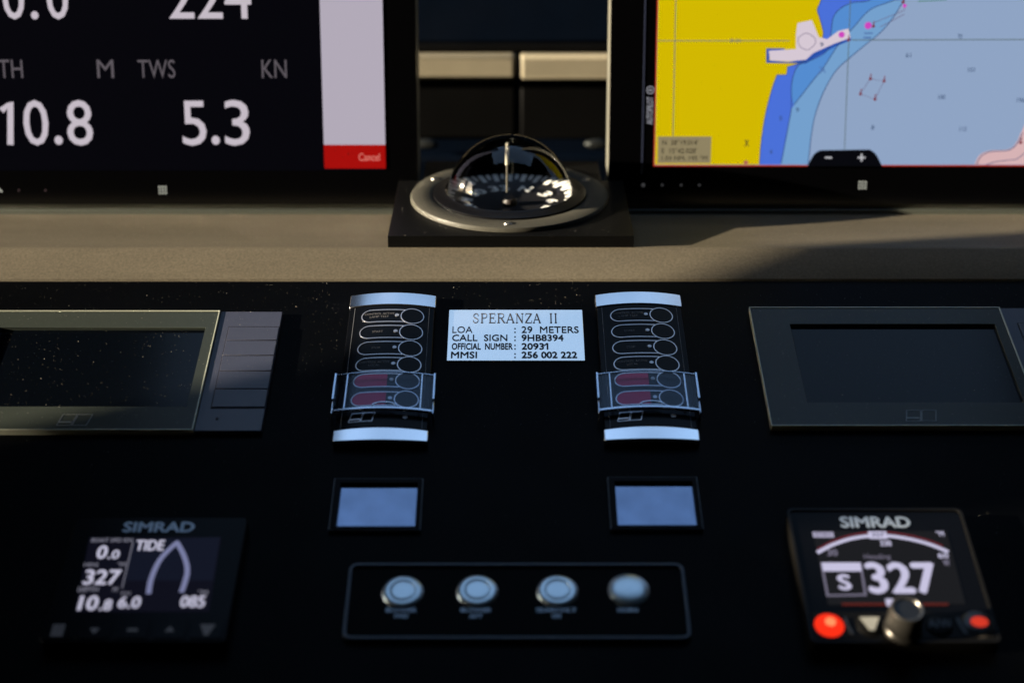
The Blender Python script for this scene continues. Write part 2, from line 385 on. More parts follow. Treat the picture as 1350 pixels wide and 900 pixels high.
coast = smooth([(1092, -90), (1084, -30), (1082, 0), (1077, 13), (1081, 27), (1084, 52), (1060, 80), (1038, 88)], 3) + [(1036.7, 98.7), (1024, 99)] + smooth([(1024, 99), (1016.7, 120), (1008.7, 152), (1003.3, 186.7), (1000.7, 219)])
lineA = smooth([(1190, -90), (1160, -20), (1147, 0), (1123, 4), (1107, 12), (1098, 24), (1095, 45), (1090, 67), (1068, 80), (1052.7, 86), (1046, 98.7), (1043, 114.7), (1043, 141), (1039, 165), (1035, 186.7), (1028.7, 219)])
lineB = smooth([(1290, -90), (1200, -10), (1177, 1), (1147, 13), (1126, 35), (1105, 59), (1086, 88), (1070, 108), (1046, 138.7)])
lineC = smooth([(1300, -90), (1200, -8), (1188.7, 5), (1176.7, 24), (1160.7, 42.7), (1142, 58), (1122, 74.7), (1102, 93), (1086, 120), (1075, 149), (1070, 173), (1067, 197), (1065, 219)])
chart_poly('chart_shoal', lineC + [(860, 219), (860, -90)], C_MID, 0.0006)
chart_poly('chart_shoal', lineB + lineA[[i for i, p in enumerate(lineA) if p[1] > 139 and p[0] < 1050][0]:] + [(860, 219), (860, -90)], C_SH, 0.0008)
# below the fork the middle band is paler
chart_poly('chart_shoal', [(1046, 139)] + [p for p in lineA if p[1] > 141 and p[0] < 1050] + [(860, 219), (860, -90), (1000, -90)], C_INT, 0.0009)
chart_poly('chart_shoal', lineA + [(860, 219), (860, -90)], C_INT, 0.0010)
chart_poly('chart_land', coast + [(860, 219), (860, -90)], C_LAND, 0.0012)
chart_poly('chart_basin', [(1010, 64), (1034, 64), (1034, 68), (1014, 68), (1014, 80), (1040, 82), (1060, 78), (1072, 68), (1100, 56), (1121, 48), (1122, 53), (1100, 62), (1074, 76), (1062, 84), (1010, 83)], glow('basin blue', (40, 80, 170)), 0.00135)
chart_poly('chart_harbour', [(1051, 30.7), (1070, 26.7), (1079, 49), (1090, 52), (1105, 41), (1118, 38), (1121, 50), (1099, 58), (1072, 70), (1062, 79), (1040, 81), (1015, 80), (1013, 67), (1049, 65), (1049, 46)], C_PORT, 0.0015)
chart_poly('chart_land', smooth([(1284, 219), (1291, 205), (1304.7, 198.7), (1328.7, 197), (1339, 189), (1347, 173), (1365, 140), (1410, 120)]) + [(1500, 120), (1500, 219)], C_PINK, 0.0007)
L = MB()
for ln, ww in ((coast, .0007), (lineA, .0007), (lineB, .0007), (lineC, .0007)): L.ribbon([PR.at(*p) for p in ln if p[1] > -80 and p[1] < 217], ww, 0.0011, 0.0014)
L.ribbon([PR.at(*p) for p in smooth([(1287, 217), (1293, 206), (1305, 200), (1329, 198), (1340, 190), (1348, 175)])], 0.0007, 0.0008, 0.0010)
L.ribbon([PR.at(*p) for p in [(1300, 217), (1312, 213), (1340, 210), (1365, 190)]], 0.0006, 0.0008, 0.0010)
L.build('depth_contour', C_LINE, dr)
G = MB()
G.ribbon([PR.at(860 + 6, 54), PR.at(1040, 54)], .0006, 0.0013, 0.00142); G.ribbon([PR.at(1121, 53), PR.at(1500, 52)], .0008, 0.0011, 0.00142)
G.ribbon([PR.at(892, -60), PR.at(887, 181)], .0007, 0.0013, 0.00142); G.ribbon([PR.at(1123, -60), PR.at(1113, 197)], .0007, 0.0011, 0.00142)
G.build('chart_grid', C_GRID, dr)
C_NUM = glow('chart figures', (58, 78, 112))
for body, px, py, ww in (('70', 1265, 48, 6), ('61', 1197, 73, 7), ('101', 1280, 92, 9), ('100', 1241, 128, 9), ('196', 1345, 132, 10), ('8', 1150, 168, 4), ('113', 1269, 170, 9),
                     ('5', 1029, 156, 4), ('9', 1051, 145, 4), ('4', 1016, 200, 4), ('9', 1083, 59, 5)):
    text(body, PR.box(px - ww/2, py - 3, px + ww/2, py + 3), 0.0015, .01).build('sounding', C_NUM, dr)
text('38 15N', PR.box(962, 51.5, 976, 56), 0.0015, .01).build('sounding', C_GRID, dr)
quad = [(1147, 104), (1165, 107), (1153, 131), (1134, 124)]
C_OUT = glow('chart outline', (105, 95, 125))
for q_, z_ in ((quad + quad[:1], .0007), ([(1150, 31), (1192, 14), (1192, -6)], .0007), ([(1160, 36), (1192, 19)], .0007),
               (smooth([(1052, 50), (1062, 44), (1073, 50), (1074, 58), (1064, 66), (1053, 60), (1052, 50)]), .0015)):
    m = MB(); m.ribbon([PR.at(*p) for p in q_], .0005, z_, z_ + .0003); m.build('chart_outline', C_OUT, dr)
for px, py in quad + [(1190, 3), (1180, -2), (1151, 35), (1118, 53), (1345, 188)]:
    m = MB(); c = PR.at(px, py); e_ = PR.at(px + 1, py - 7)
    q_ = circle(c[0], c[1], .0013, 10, pi*0.62, pi*2.38) + [(e_[0] + .0003, e_[1]), (e_[0] - .0003, e_[1])]
    m.prism(q_, .0010, .0018); m.build('buoy_mark', glow('buoy red', (120, 50, 62)), dr)
for px, py, r_ in ((1109, 46, .0026), (1144, 34, .0030), (1192, 8, .0016)):
    m = MB(); m.prism(circle(*PR.at(px, py), r_, 14), .0012, .0019); m.build('light_mark', glow('light magenta', (205, 70, 190)), dr)
for q_, w_ in (([(1139, 44), (1150, 44)], .0012), ([(1138, 50), (1148, 50)], .0014), ([(1079, 97), (1086, 90)], .0016), ([(1080, 88), (1088, 96)], .0008)):
    m = MB(); m.ribbon([PR.at(*p) for p in q_], w_, .0012, .0015); m.build('chart_label', glow('label blue', (78, 110, 165)), dr)
m = MB(); m.ribbon([PR.at(1210, 2), PR.at(1248, 0)], .0008, .0010, .0013); m.build('chart_label', glow('label green', (70, 130, 110)), dr)
bb = PR.box(867, 180, 937, 215)
m = MB(); m.box(bb[0], bb[1], .0012, bb[2], bb[3], .0016); m.build('position_box', glow('box olive', (142, 130, 98)), dr)
G_DK = glow('box print', (52, 46, 34))
for body, bx in (("N  38°19.014'", (873, 184, 920, 191)), ("E  15°42.028'", (872, 195, 918, 202)), ('1.03 NM, 195 °M', (872, 205, 932, 212))):
    text(body, PR.box(*bx), .0019, .012).build('lettering', G_DK, dr)
text('X', PR.box(981, 184, 987, 193), .0019, .02).build('sounding', G_DK, dr)
m = MB(); m.prism(circle(*PR.at(983, 214), .0018, 12), .0012, .0018); m.build('buoy_mark', glow('mauve mark', (170, 90, 90)), dr)
M_TAB = glow('zoom tab', (6, 7, 12))
m = MB(); q = smooth([(1064, 219), (1068, 211), (1074, 202), (1081, 198)], 4) + smooth([(1146, 197), (1153, 202), (1158, 210), (1162, 219)], 4)
q = [PR.at(*p) for p in q]; m.prism(q, .0012, .0022); m.build('zoom_tab', M_TAB, dr)
m = MB(); m.ribbon([PR.at(1087, 207.5), PR.at(1096, 207.5)], .0013, .0023, .0026); m.build('zoom_sign', glow('sign white', (190, 190, 195)), dr)
m = MB(); m.ribbon([PR.at(1130, 207.5), PR.at(1140, 207.5)], .0013, .0023, .0025); m.ribbon([PR.at(1135, 202.5), PR.at(1135, 212.5)], .0013, .0023, .0026)
m.build('zoom_sign', glow('sign white', (190, 190, 195)), dr)
text('AUTOPILOT', PR.box(852.5, 128, 861, 164), .0003, .012, rot=1).build('lettering', glow('auto text', (150, 150, 158)), dr)
m = MB(); c = PR.at(857.5, 119); m.ribbon(circle(*c, .0030, 20), .0006, .0001, .0004, closed=True); m.ribbon([(c[0]-.0012, c[1]), (c[0]+.0012, c[1])], .0014, .0001, .0004)
m.build('autopilot_icon', glow('auto icon', (160, 160, 168)), dr)
m = MB(); m.box(PR.at(847.5, 110)[0], 0.03, .0001, PR.at(849.5, 110)[0], .33, .0005); m.build('glass_seam', mat('seam blue', (0.02, 0.025, 0.05), .3), dr)
for px in (848, 873, 898, 922):
    m = MB(); m.prism(circle(*PR.at(px, 244), .0010 if px > 850 else .0016, 12), 0.0001, 0.0004); m.build('touch_mark', glow('faint dot', (60, 60, 62)), dr)

GLASS.update(rough=0.3, spec=0.03)        # the small instruments have matt front glass
# ================================================================== COMPASS
CC = Vector((-0.002, 1.189, 0)); ZP = -0.4230       # top of the mounting plate
cmp_ = thing('steering_compass', 'domed steering compass on a square black plate on the taupe ledge', 'compass', loc=(CC.x, CC.y, ZP))
m = MB(); hw = 0.0945; yf = 1.1005 - CC.y; yb = 1.2315 - CC.y
PO = [(-hw, yf), (hw + 0.002, yf), (hw + 0.002, yb), (0.078, yb), (0.078, 0.095), (-0.074, 0.095), (-0.074, yb), (-hw, yb)]
angs = sorted(set([2*pi*k/96 for k in range(96)] + [math.atan2(y, x) % (2*pi) for x, y in PO])); O_, I_ = [], []
for a in angs:                              # outline seen from the centre; the round hole takes the bowl
    best = 9
    for (xa, ya_), (xb, yb_) in zip(PO, PO[1:] + PO[:1]):
        ex, ey = xb - xa, yb_ - ya_; det = cos(a)*(-ey) + sin(a)*ex
        if abs(det) < 1e-12: continue
        t = (xa*(-ey) + ya_*ex)/det; u = (cos(a)*ya_ - sin(a)*xa)/det
        if t > 0 and -1e-6 <= u <= 1 + 1e-6: best = min(best, t)
    O_.append((best*cos(a), best*sin(a))); I_.append((0.0632*cos(a), 0.0632*sin(a)))
m.loop(O_, I_, -0.0105, 0.0)
m.build('mounting_plate', M_PLATE, cmp_, bevel=0.0012)
m = MB(); m.lathe([(0.0635, 0.0002), (0.0635, 0.0034), (0.0650, 0.0042), (0.0785, 0.0042), (0.0808, 0.0036), (0.0818, 0.0018), (0.0818, 0.0002)], 128)
ring = m.build('flange', M_RINGP, cmp_)
for ang in (-91, 27, 151):
    m = MB(); m.lathe([(0.0001, 0.0010), (0.0018, 0.0012), (0.0030, 0.0008), (0.0034, 0.0)], 20, 0.0725*cos(R(ang)), 0.0725*sin(R(ang)), 0.0042)
    m.build('screw', mat('bright screw', (0.45, 0.43, 0.38), 0.3, metal=1.0), ring)
m = MB(); m.lathe([(0.0632, 0.0005), (0.0632, 0.0052), (0.0605, 0.0062), (0.0560, 0.0066), (0.0535, 0.0078), (0.0521, 0.0070), (0.0521, -0.0080)], 128); m.build('collar', M_BLACK, cmp_)
RD = 0.0515
M_LIQ = bpy.data.materials.new('liquid filled dome'); M_LIQ.use_nodes = True
_b = M_LIQ.node_tree.nodes['Principled BSDF']; _b.inputs['Transmission Weight'].default_value = 1.0; _b.inputs['Roughness'].default_value = 0.0
_b.inputs['IOR'].default_value = 1.40; _b.inputs['Base Color'].default_value = (0.98, 0.99, 1.0, 1)
m = MB(); m.lathe([(0.0, RD + 0.0005)] + [(RD*sin(a), RD*cos(a) + 0.0005) for a in [pi*0.5*k/40 for k in range(1, 41)]] + [(RD, -0.0070), (0.0, -0.0070)], 144)
dome = m.build('dome', M_LIQ, cmp_, sharp=60); dome.cycles.is_caustics_caster = True
m = MB(); m.lathe([(0.0001, -0.0085), (0.0530, -0.0085), (0.0530, 0.0)], 64); m.build('bowl', M_BLACK, cmp_)
# card: flat centre, slanting rim with white marks
m = MB(); m.lathe([(0.0001, 0.0), (0.0320, 0.0), (0.0415, 0.0012), (0.0418, 0.0008), (0.0320, -0.0015), (0.0001, -0.0015)], 96)
card = m.build('card', mat('card black', (0.004, 0.004, 0.005), 0.4), cmp_)
M_CARDW = mat('card white', (0.8, 0.8, 0.76), 0.5)
m = MB()
for k in range(72):
    a = 2*pi*k/72; big = k % 2 == 0
    r0, r1 = (0.0352, 0.0412) if big else (0.0372, 0.0412); wd = 0.0011 if big else 0.0007
    zz = lambda r: (r - 0.0320)*0.126 + 0.0004
    ca, sa = cos(a), sin(a)
    P = [(r0*ca + wd*sa, r0*sa - wd*ca, zz(r0)), (r1*ca + wd*sa, r1*sa - wd*ca, zz(r1)), (r1*ca - wd*sa, r1*sa + wd*ca, zz(r1)), (r0*ca - wd*sa, r0*sa + wd*ca, zz(r0))]
    m.add(P, [(0, 1, 2, 3)])
m.build('degree_marks', M_CARDW, card); card.location = (0, 0, -0.0042); card.scale = (0.93, 0.93, 1)
m = MB()
for k, s in enumerate(['N', '3', '6', 'E', '12', '15', 'S', '21', '24', 'W', '30', '33']):
    a = R(72 - 30*k); w_ = 0.0034 if len(s) == 1 else 0.0055
    t = text(s, (-w_, -0.0038, w_, 0.0038), 0.0004, 0.04)
    ca, sa = cos(a - pi/2), sin(a - pi/2); cx, cy = 0.0268*cos(a), 0.0268*sin(a)
    m.add([(cx + x*ca - y*sa, cy + x*sa + y*ca, z) for x, y, z in t.v], t.f)
m.build('numerals', M_CARDW, card)
m = MB(); m.lathe([(0.0001, 0.0042), (0.0040, 0.0040), (0.0046, 0.003), (0.0046, 0.0002)], 40); m.build('pivot', mat('pivot brown', (0.014, 0.009, 0.007), 0.5), card)
m = MB(); m.lathe([(0.0007, 0.005), (0.0007, 0.0242)], 16, -0.0015, -0.004); m.build('pin', mat('pin grey', (0.09, 0.085, 0.07), 0.4), cmp_)
m = MB(); m.lathe([(0.0001, 0.0242), (0.0014, 0.0243), (0.0014, 0.0435), (0.0008, 0.0445), (0.0001, 0.0447)], 16, -0.0015, -0.004); m.build('lubber_line', mat('ivory', (0.4, 0.38, 0.30), 0.5), cmp_)

for o_ in list(cmp_.children_recursive):
    if o_.name != 'dome' and o_.type == 'MESH': o_.cycles.is_caustics_receiver = True

# ================================================================== SWITCH UNITS
UX = (PANEL.at(463, 390)[0] + PANEL.at(575, 388)[0] + PANEL.at(440, 580)[0] + PANEL.at(567, 580)[0]) / 4
UP_ = shifted(PANEL, UX, PANEL.at(507, 581)[1])
unit = thing('engine_switch_unit', 'curved black switch unit with silver ends and clear cover, left of the nameplate', 'switch unit', UP_, group='engine switch units with silver ends')
UW = (PANEL.at(575, 388)[0] - PANEL.at(463, 390)[0]) / 2
UH = UP_.at(519, 387)[1]
SAG = 0.0034; BASEH = 0.0050
zf = lambda x, y: SAG * (1 - min(1, (x/UW)**2))
def arched(y0, y1, hw, zlo, ztop, n=16):
    m = MB(); xs = [-hw + 2*hw*k/n for k in range(n+1)]
    pr = [(x, ztop + zf(x, 0)) for x in xs] + [(hw, zlo), (-hw, zlo)]
    k = len(pr); m.v = [(x, y0, z) for x, z in pr] + [(x, y1, z) for x, z in pr]
    m.f = [tuple(range(k))[::-1], tuple(range(k, 2*k))] + [(i, (i+1) % k, (i+1) % k + k, i + k) for i in range(k)]
    return m
HT = BASEH
yT = UP_.at(519, 402, HT + SAG)[1]; yB = UP_.at(507, 563, HT + SAG)[1]
M_UNIT = mat('unit face black', (0.002, 0.0024, 0.0035), 0.22, spec=0.07)
arched(yB, yT, UW - 0.0004, 0, HT).build('body', M_UNIT, unit, bevel=0.0006)
yH = UP_.at(519, 386, HT + SAG)[1]; y00 = UP_.at(507, 582.5, HT)[1]
def cap(ya, yb, lo_flat):
    m = MB(); n = 16; xs = [-UW + 2*UW*k/n for k in range(n+1)]
    A = [(x, ya, HT + 0.0006 + zf(x, 0)*(0.42 if lo_flat else 1)) for x in xs] + [(UW, ya, 0), (-UW, ya, 0)]
    B = [(x, yb, HT + 0.0006 + zf(x, 0)) for x in xs] + [(UW, yb, 0), (-UW, yb, 0)]
    k = n + 3; m.v = A + B
    m.f = [tuple(range(k))[::-1], tuple(range(k, 2*k))] + [(i, (i+1) % k, (i+1) % k + k, i + k) for i in range(k)]
    return m
cap(yT + 0.0003, yH, False).build('end_cap', M_ALU, unit, bevel=0.0005)
cap(y00, yB - 0.0003, True).build('end_cap', M_ALU, unit, bevel=0.0005)
for sgn in (-1, 1):
    m = MB(); m.ribbon([(sgn*(UW*0.86), yB + .001), (sgn*(UW*0.86), yT - .001)], 0.0004, HT - 0.0004, HT + 0.0002, zf); m.build('face_seam', M_GREYPR, unit)
M_PILL = mat('pill outline print', (0.62, 0.60, 0.62), 0.3, metal=0.85); M_BTN = mat('button black', (0.0015, 0.0015, 0.002), 0.25, spec=0.08)
M_REDP = mat('red print', (0.27, 0.012, 0.04), 0.35, metal=0.85)
rows = [(543.7, 417.5, 477, 'CONTROL ACTIVE|LAMP TEST'), (542, 438.5, 474.3, 'START'), (540.8, 459.9, 471.5, 'STOP'), (539.5, 481.2, 469, 'CONTROL ACTIVE|LOCAL'), (537.3, 502.5, 466, ''), (535.7, 526.8, 463, '')]
Z0 = HT + 0.0001; hh = HT + SAG*0.7
for px, py, pxl, cap in rows:
    cx, cy = UP_.at(px, py, hh); lx = UP_.at(pxl, py, hh)[0]
    rB = 0.0083; rP = 0.0068
    b = MB(); b.prism(circle(cx, cy, rB - 0.0006, 36), HT - 0.002, HT + 0.0006, zf); btn = b.build('button', M_BTN, unit)
    m = MB(); m.ribbon(circle(cx, cy, rB, 48), 0.0006, HT - 0.0005, HT + 0.0005, zf, closed=True); m.build('button_ring', M_PILL, btn)
    xe = cx - math.sqrt(rB**2 - rP**2) - 0.0003
    path = [(xe, cy + rP)] + [(xe + (lx + rP - xe)*k/8, cy + rP) for k in range(1, 9)] + circle(lx + rP, cy, rP, 14, pi/2, 3*pi/2)[1:] + [(lx + rP + (xe - lx - rP)*k/8, cy - rP) for k in range(1, 9)]
    m = MB(); m.ribbon(path, 0.0006, HT - 0.0005, HT + 0.0004, zf); m.build('legend_outline', M_PILL, unit)
    dx = cx - rB - 0.0030
    m = MB(); m.prism(circle(dx, cy + 0.0006, 0.0015, 16), HT - 0.001, HT + 0.0005, zf); m.build('indicator_lamp', mat('lamp grey', (0.40, 0.40, 0.42), 0.3, metal=.7), unit)
    lines = [s for s in cap.split('|') if s]
    for k, s in enumerate(lines):
        yy = cy + (0.0014 if len(lines) == 2 else -0.0008) - 0.0034*k; ww = 0.00078*len(s)
        mx_ = lx + rP + 0.0062
        text(s, (mx_ - ww, yy, mx_ + ww, yy + 0.0022), HT + 0.0002, 0.0, zf=zf).build('lettering', mat('faint print', (0.09, 0.085, 0.085), .5), unit)
    if not cap:
        q = [(cx - rB - 0.0060, cy + rP - .0006)] + [(lx + rP + (cx-rB-.006-lx-rP)*(1-k/5), cy + rP - .0006) for k in range(1, 6)] + circle(lx + rP, cy, rP - .0006, 12, pi/2, 3*pi/2)[1:] + [(lx + rP + (cx-rB-.006-lx-rP)*k/5, cy - rP + .0006) for k in range(1, 6)]
        m = MB(); m.prism(q, HT - 0.001, HT + 0.00025, zf); m.build('red_legend', M_REDP, unit)
def logo(pl, t, bx, h, m_, name='logo', wdt=0.0005, zf=None):
    x0, y0, x1, y1 = bx; k = (x1 - x0); sl = 0.10*k; m = MB(); zz = h
    w1 = k*0.48
    for xa in (x0, x0 + k*0.47):
        xb = xa + k*0.43
        m.ribbon([(xa, y0), (xb, y0), (xb + sl, y1), (xa + sl, y1)], wdt, zz - 0.0003, zz + 0.0002, zf, closed=True)
    m.ribbon([(x0 + .0005, y0 + (y1-y0)*.28), (x0 + k*.42, y0 + (y1-y0)*.28)], wdt*1.8, zz - 0.0003, zz + 0.0003, zf)
    m.build(name, m_, t)
logo(UP_, unit, UP_.box(460, 545, 494, 556, hh), HT + 0.0001, M_PILL, zf=zf)
cx, cy = UP_.at(534, 549.6, hh); m = MB(); m.prism(circle(cx, cy, 0.0018, 16), HT - 0.001, HT + 0.0004, zf); m.build('indicator_lamp', MATS['lamp grey'], unit)
# clear hinged cover
CL = clear('clear cover', (0.90, 0.94, 0.99), 0.14, 0.018, (0.8, 0.9, 1.0))
M_EDGE = mat('lit cover edge', (0.55, 0.65, 0.78), 0.22, metal=0.75, spec=0.6)  # pale metallic colour stands for light piped to the clear edges
cv0 = UP_.at(510, 538, HT + SAG + .003)[1]; cv1 = UP_.at(510, 492, HT + SAG + .003)[1]; CWd = UW + 0.0022
m = MB(); n = 16; xs = [-CWd + 2*CWd*k/n for k in range(n+1)]
zc = lambda x: HT + 0.0035 + SAG*(1 - (x/CWd)**2)
vs = [(x, y, zc(x) + dz) for y in (cv0, cv1) for dz in (0, 0.0011) for x in xs]; k = n + 1
fs = []
for i in range(n): fs += [(i, i+1, 2*k+i+1, 2*k+i), (k+i, 3*k+i, 3*k+i+1, k+i+1), (i, k+i, k+i+1, i+1), (2*k+i, 2*k+i+1, 3*k+i+1, 3*k+i)]
fs += [(0, 2*k, 3*k, k), (n, k+n, 3*k+n, 2*k+n)]
m.add(vs, fs); cover = m.build('clear_cover', CL, unit)
m = MB(); m.v = []; yl = cv0
vs = [(x, yl - d, zc(x) + dz) for d in (0.0016, 0) for dz in (-0.0012, 0.0015) for x in xs]; m.add(vs, fs); m.build('cover_lip', M_EDGE, cover)
m = MB(); vs = [(x, y, zc(x) + dz) for y in (cv1, cv1 + 0.0005) for dz in (0, 0.0012) for x in xs]; m.add(vs, fs); m.build('cover_edge', M_EDGE, cover)
cy0 = UP_.at(440, 557)[1]; cy1 = cv1 + 0.001
for sgn in (-1, 1):
    m = MB(); m.box(min(sgn*CWd, sgn*(CWd+.0008)), cy0 + .012, 0.0005, max(sgn*CWd, sgn*(CWd+.0008)), cy1, HT + 0.0046); m.build('cover_side', CL, cover)
    a, b = sgn*(CWd - .0002), sgn*(CWd + .0010)
    m = MB(); m.box(min(a, b), cy0 + .013, HT + .0047, max(a, b), cy1, HT + 0.0056); m.build('cover_edge', M_EDGE, cover)
    m = MB(); m.box(min(a, b), cy0, 0.0003, max(a, b), cy0 + .0128, HT + 0.0035); m.build('cover_hinge', M_EDGE, cover, bevel=.0004)
    a = sgn*(UW*0.80); m = MB(); m.box(min(a, a + sgn*.0008), cv0 + .0004, HT + .0035 + SAG*.34, max(a, a + sgn*.0008), cv1 - .0006, HT + .0050 + SAG*.36); m.build('cover_rib', M_EDGE, cover)
# thumb notch arc
m = MB(); cx = UP_.at(506, 530, hh)[0] + .001; m.ribbon(circle(cx, cv0 + 0.0002, 0.0085, 14, 0.15, pi - 0.15, ry=0.0042), 0.0006, HT + .0045 + SAG*.95, HT + .0052 + SAG); m.build('thumb_notch', M_EDGE, cover)

u2 = copy_tree(unit)
UX2 = (PANEL.at(784, 388)[0] + PANEL.at(895, 388)[0] + PANEL.at(795, 578)[0] + PANEL.at(921, 578)[0]) / 4
u2.location = PANEL.world(UX2, PANEL.at(507, 579.5)[1])
u2['label'] = 'curved black switch unit with silver ends and clear cover, right of the nameplate'

# ================================================================== NAMEPLATE
nb = PANEL.box(590.5, 408.5, 769.5, 475.5, .001)
NPl = shifted(PANEL, (nb[0]+nb[2])/2, nb[1])
npx = thing('nameplate', 'pale plate lettered with the boat name and registration, between the two switch units', 'nameplate', NPl)
hw = (nb[2]-nb[0])/2; hgt = nb[3]-nb[1]
m = MB(); m.box(-hw, 0, 0, hw, hgt, 0.0012); m.build('plate', mat('white plate', (1.0, 0.95, 0.87), 0.12, metal=0.95, spec=0.5), npx, bevel=0.0002)
def npt(body, x0, y0, x1, y1, wt=0.0):
    text(body, NPl.box(x0, y0, x1, y1, .0014), 0.0014, wt).build('lettering', M_BLKPR, npx)
rowsN = [('LOA', 596.5, 623, ':', '29  METERS', 687.5, 763, 430, 438.6, 0.0), ('CALL  SIGN', 596, 669, ':', '9HB8394', 687.5, 743, 440.8, 449.2, 0.012),
         ('OFFICIAL  NUMBER', 595.5, 676, ':', '20931', 687.5, 723, 452, 460.5, 0.018), ('MMSI', 594.5, 629, ':', '256 002 222', 687.5, 761, 463.2, 471.8, 0.022)]
for a, x0, x1, c, b, x2, x3, y0, y1, wt in rowsN:
    npt(a, x0, y0, x1, y1, wt); npt(c, 678, y0 + 2, 680, y1, wt + .01); npt(b, x2, y0, x3, y1, wt + .01)
m = MB(); m.ribbon([NPl.at(717.3, 455.4, .0014), NPl.at(721.3, 452.2, .0014)], 0.0006, 0.0013, 0.0016); m.build('lettering', M_BLKPR, npx)
# seriffed title drawn stroke by stroke in a 1 x 1 box per letter
GL = {
 'S': [([(.85,.72),(.80,.90),(.55,1.0),(.28,.92),(.17,.75),(.28,.58),(.55,.48),(.80,.36),(.86,.20),(.72,.05),(.45,0),(.20,.08),(.12,.28)], 0)],
 'P': [([(.25,0),(.25,1)],1),([(.25,1),(.65,1),(.88,.88),(.88,.65),(.65,.50),(.25,.50)],0),([(.08,0),(.42,0)],0),([(.08,1),(.3,1)],0)],
 'E': [([(.25,0),(.25,1)],1),([(.08,1),(.85,1),(.85,.80)],0),([(.25,.52),(.68,.52)],0),([(.68,.62),(.68,.42)],0),([(.08,0),(.90,0),(.90,.22)],0)],
 'R': [([(.22,0),(.22,1)],1),([(.22,1),(.60,1),(.80,.88),(.80,.65),(.60,.52),(.22,.52)],0),([(.50,.52),(.85,.03),(.98,0)],1),([(.06,0),(.38,0)],0),([(.06,1),(.3,1)],0)],
 'A': [([(.12,0),(.50,1)],0),([(.50,1),(.88,0)],1),([(.24,.34),(.74,.34)],0),([(.0,0),(.26,0)],0),([(.72,0),(1.0,0)],0)],
 'N': [([(.18,0),(.18,1)],0),([(.18,1),(.82,0)],1),([(.82,0),(.82,1)],0),([(.04,0),(.32,0)],0),([(.02,1),(.22,1)],0),([(.68,1),(.96,1)],0)],
 'Z': [([(.14,.80),(.14,1),(.88,1)],0),([(.88,1),(.12,0)],1),([(.12,0),(.90,0),(.90,.22)],0)],
 'I': [([(.5,0),(.5,1)],1),([(.28,0),(.72,0)],0),([(.28,1),(.72,1)],0)]}
m = MB(); tb = NPl.box(623, 413.2, 736, 425.2, .0014)
cells = [(c_, a_*.90, b_*.90) for c_, a_, b_ in [('S',.0,.085),('P',.100,.195),('E',.205,.305),('R',.315,.425),('A',.430,.545),('N',.555,.665),('Z',.675,.775),('A',.780,.885)]] + [('I',.885,.945),('I',.940,1.0)]
for ch, a, b in cells:
    for pts, th in GL[ch]:
        q = [(tb[0] + (tb[2]-tb[0])*(a + (b-a)*x), tb[1] + (tb[3]-tb[1])*y) for x, y in pts]
        if ch == 'S': q = smooth(q, 4)
        m.ribbon(q, 0.0010 if th else 0.00055, 0.0013, 0.0015)
m.build('boat_name', mat('grey black print', (0.05, 0.05, 0.06), .5), npx)

# ================================================================== ENGINE MONITORS (left and right edge of the picture)
mx0 = PANEL.at(985, 403)[0]; mxk = PANEL.at(1313, 403)[0]
lxr = PANEL.at(375, 408)[0]; lxk = PANEL.at(293, 410)[0]
MWt = (lxr - mx0) and 0; KW = lxr - lxk; MAIN = mxk - mx0; TOTAL = MAIN + KW
MT = 0.0045
def monitor(x0, ytop, ybot, label, kind):
    vb = PANEL.at(675, ybot, MT)[1]; vt = PANEL.at(675, ytop, MT)[1]
    pl = shifted(PANEL, x0, vb); H = vt - vb
    t = thing('engine_monitor', label, 'monitor', pl, group='grey engine monitors')
    m = MB(); m.box(0, 0, 0, MAIN - .0006, H, MT - 0.0022); m.build('back_plate', M_MON, t)
    return t, pl, H
M_MON = mat('monitor grey', (0.026, 0.031, 0.026), 0.25, spec=0.16, grain=0.06, gscale=200)
M_KEYP = mat('monitor key panel', (0.034, 0.037, 0.056), 0.3, spec=0.4, grain=0.06, gscale=200)
M_SCR = mat('unlit screen glass', (0.0010, 0.0016, 0.0028), 0.14, spec=0.13)
M_RIM = mat('bright monitor rim', (0.34, 0.35, 0.27), 0.3, spec=0.4, metal=0.3)  # pale colour stands for light caught along the frame's raised edge
vb = PANEL.at(675, 561.5, MT)[1]; vt = PANEL.at(675, 405, MT)[1]
MPl = shifted(PANEL, mx0, vb); MH = vt - vb
mon = thing('engine_monitor', 'dark grey engine monitor with an unlit screen at the right edge, fully in shade', 'monitor', MPl, group='grey engine monitors')
so = MPl.box(1057, 426, 1327, 530, MT)
so = (MPl.at(1042, 428, MT)[0], MPl.at(1100, 530, MT)[1], MPl.at(1312, 428, MT)[0], MPl.at(1100, 427, MT)[1])
m = MB(); m.frame((0.0007, 0.0007, MAIN - .0009, MH - .0009), so, 0.0, MT); m.build('frame', M_MON, mon, bevel=0.0004)
m = MB(); m.box(so[0] - .001, so[1] - .001, 0.0003, so[2] + .001, so[3] + .001, 0.0018); m.build('screen', M_SCR, mon)
m = MB(); m.frame((0, 0, MAIN, MH), (0.0008, 0.0008, MAIN - .0010, MH - .0010), 0.0, MT + .0006); m.build('rim', M_RIM, mon, bevel=.0002)
m = MB(); m.box(MAIN + .0003, 0.0, 0.0, TOTAL, MH, MT - .0006); m.build('key_panel', M_KEYP, mon, bevel=.0006)
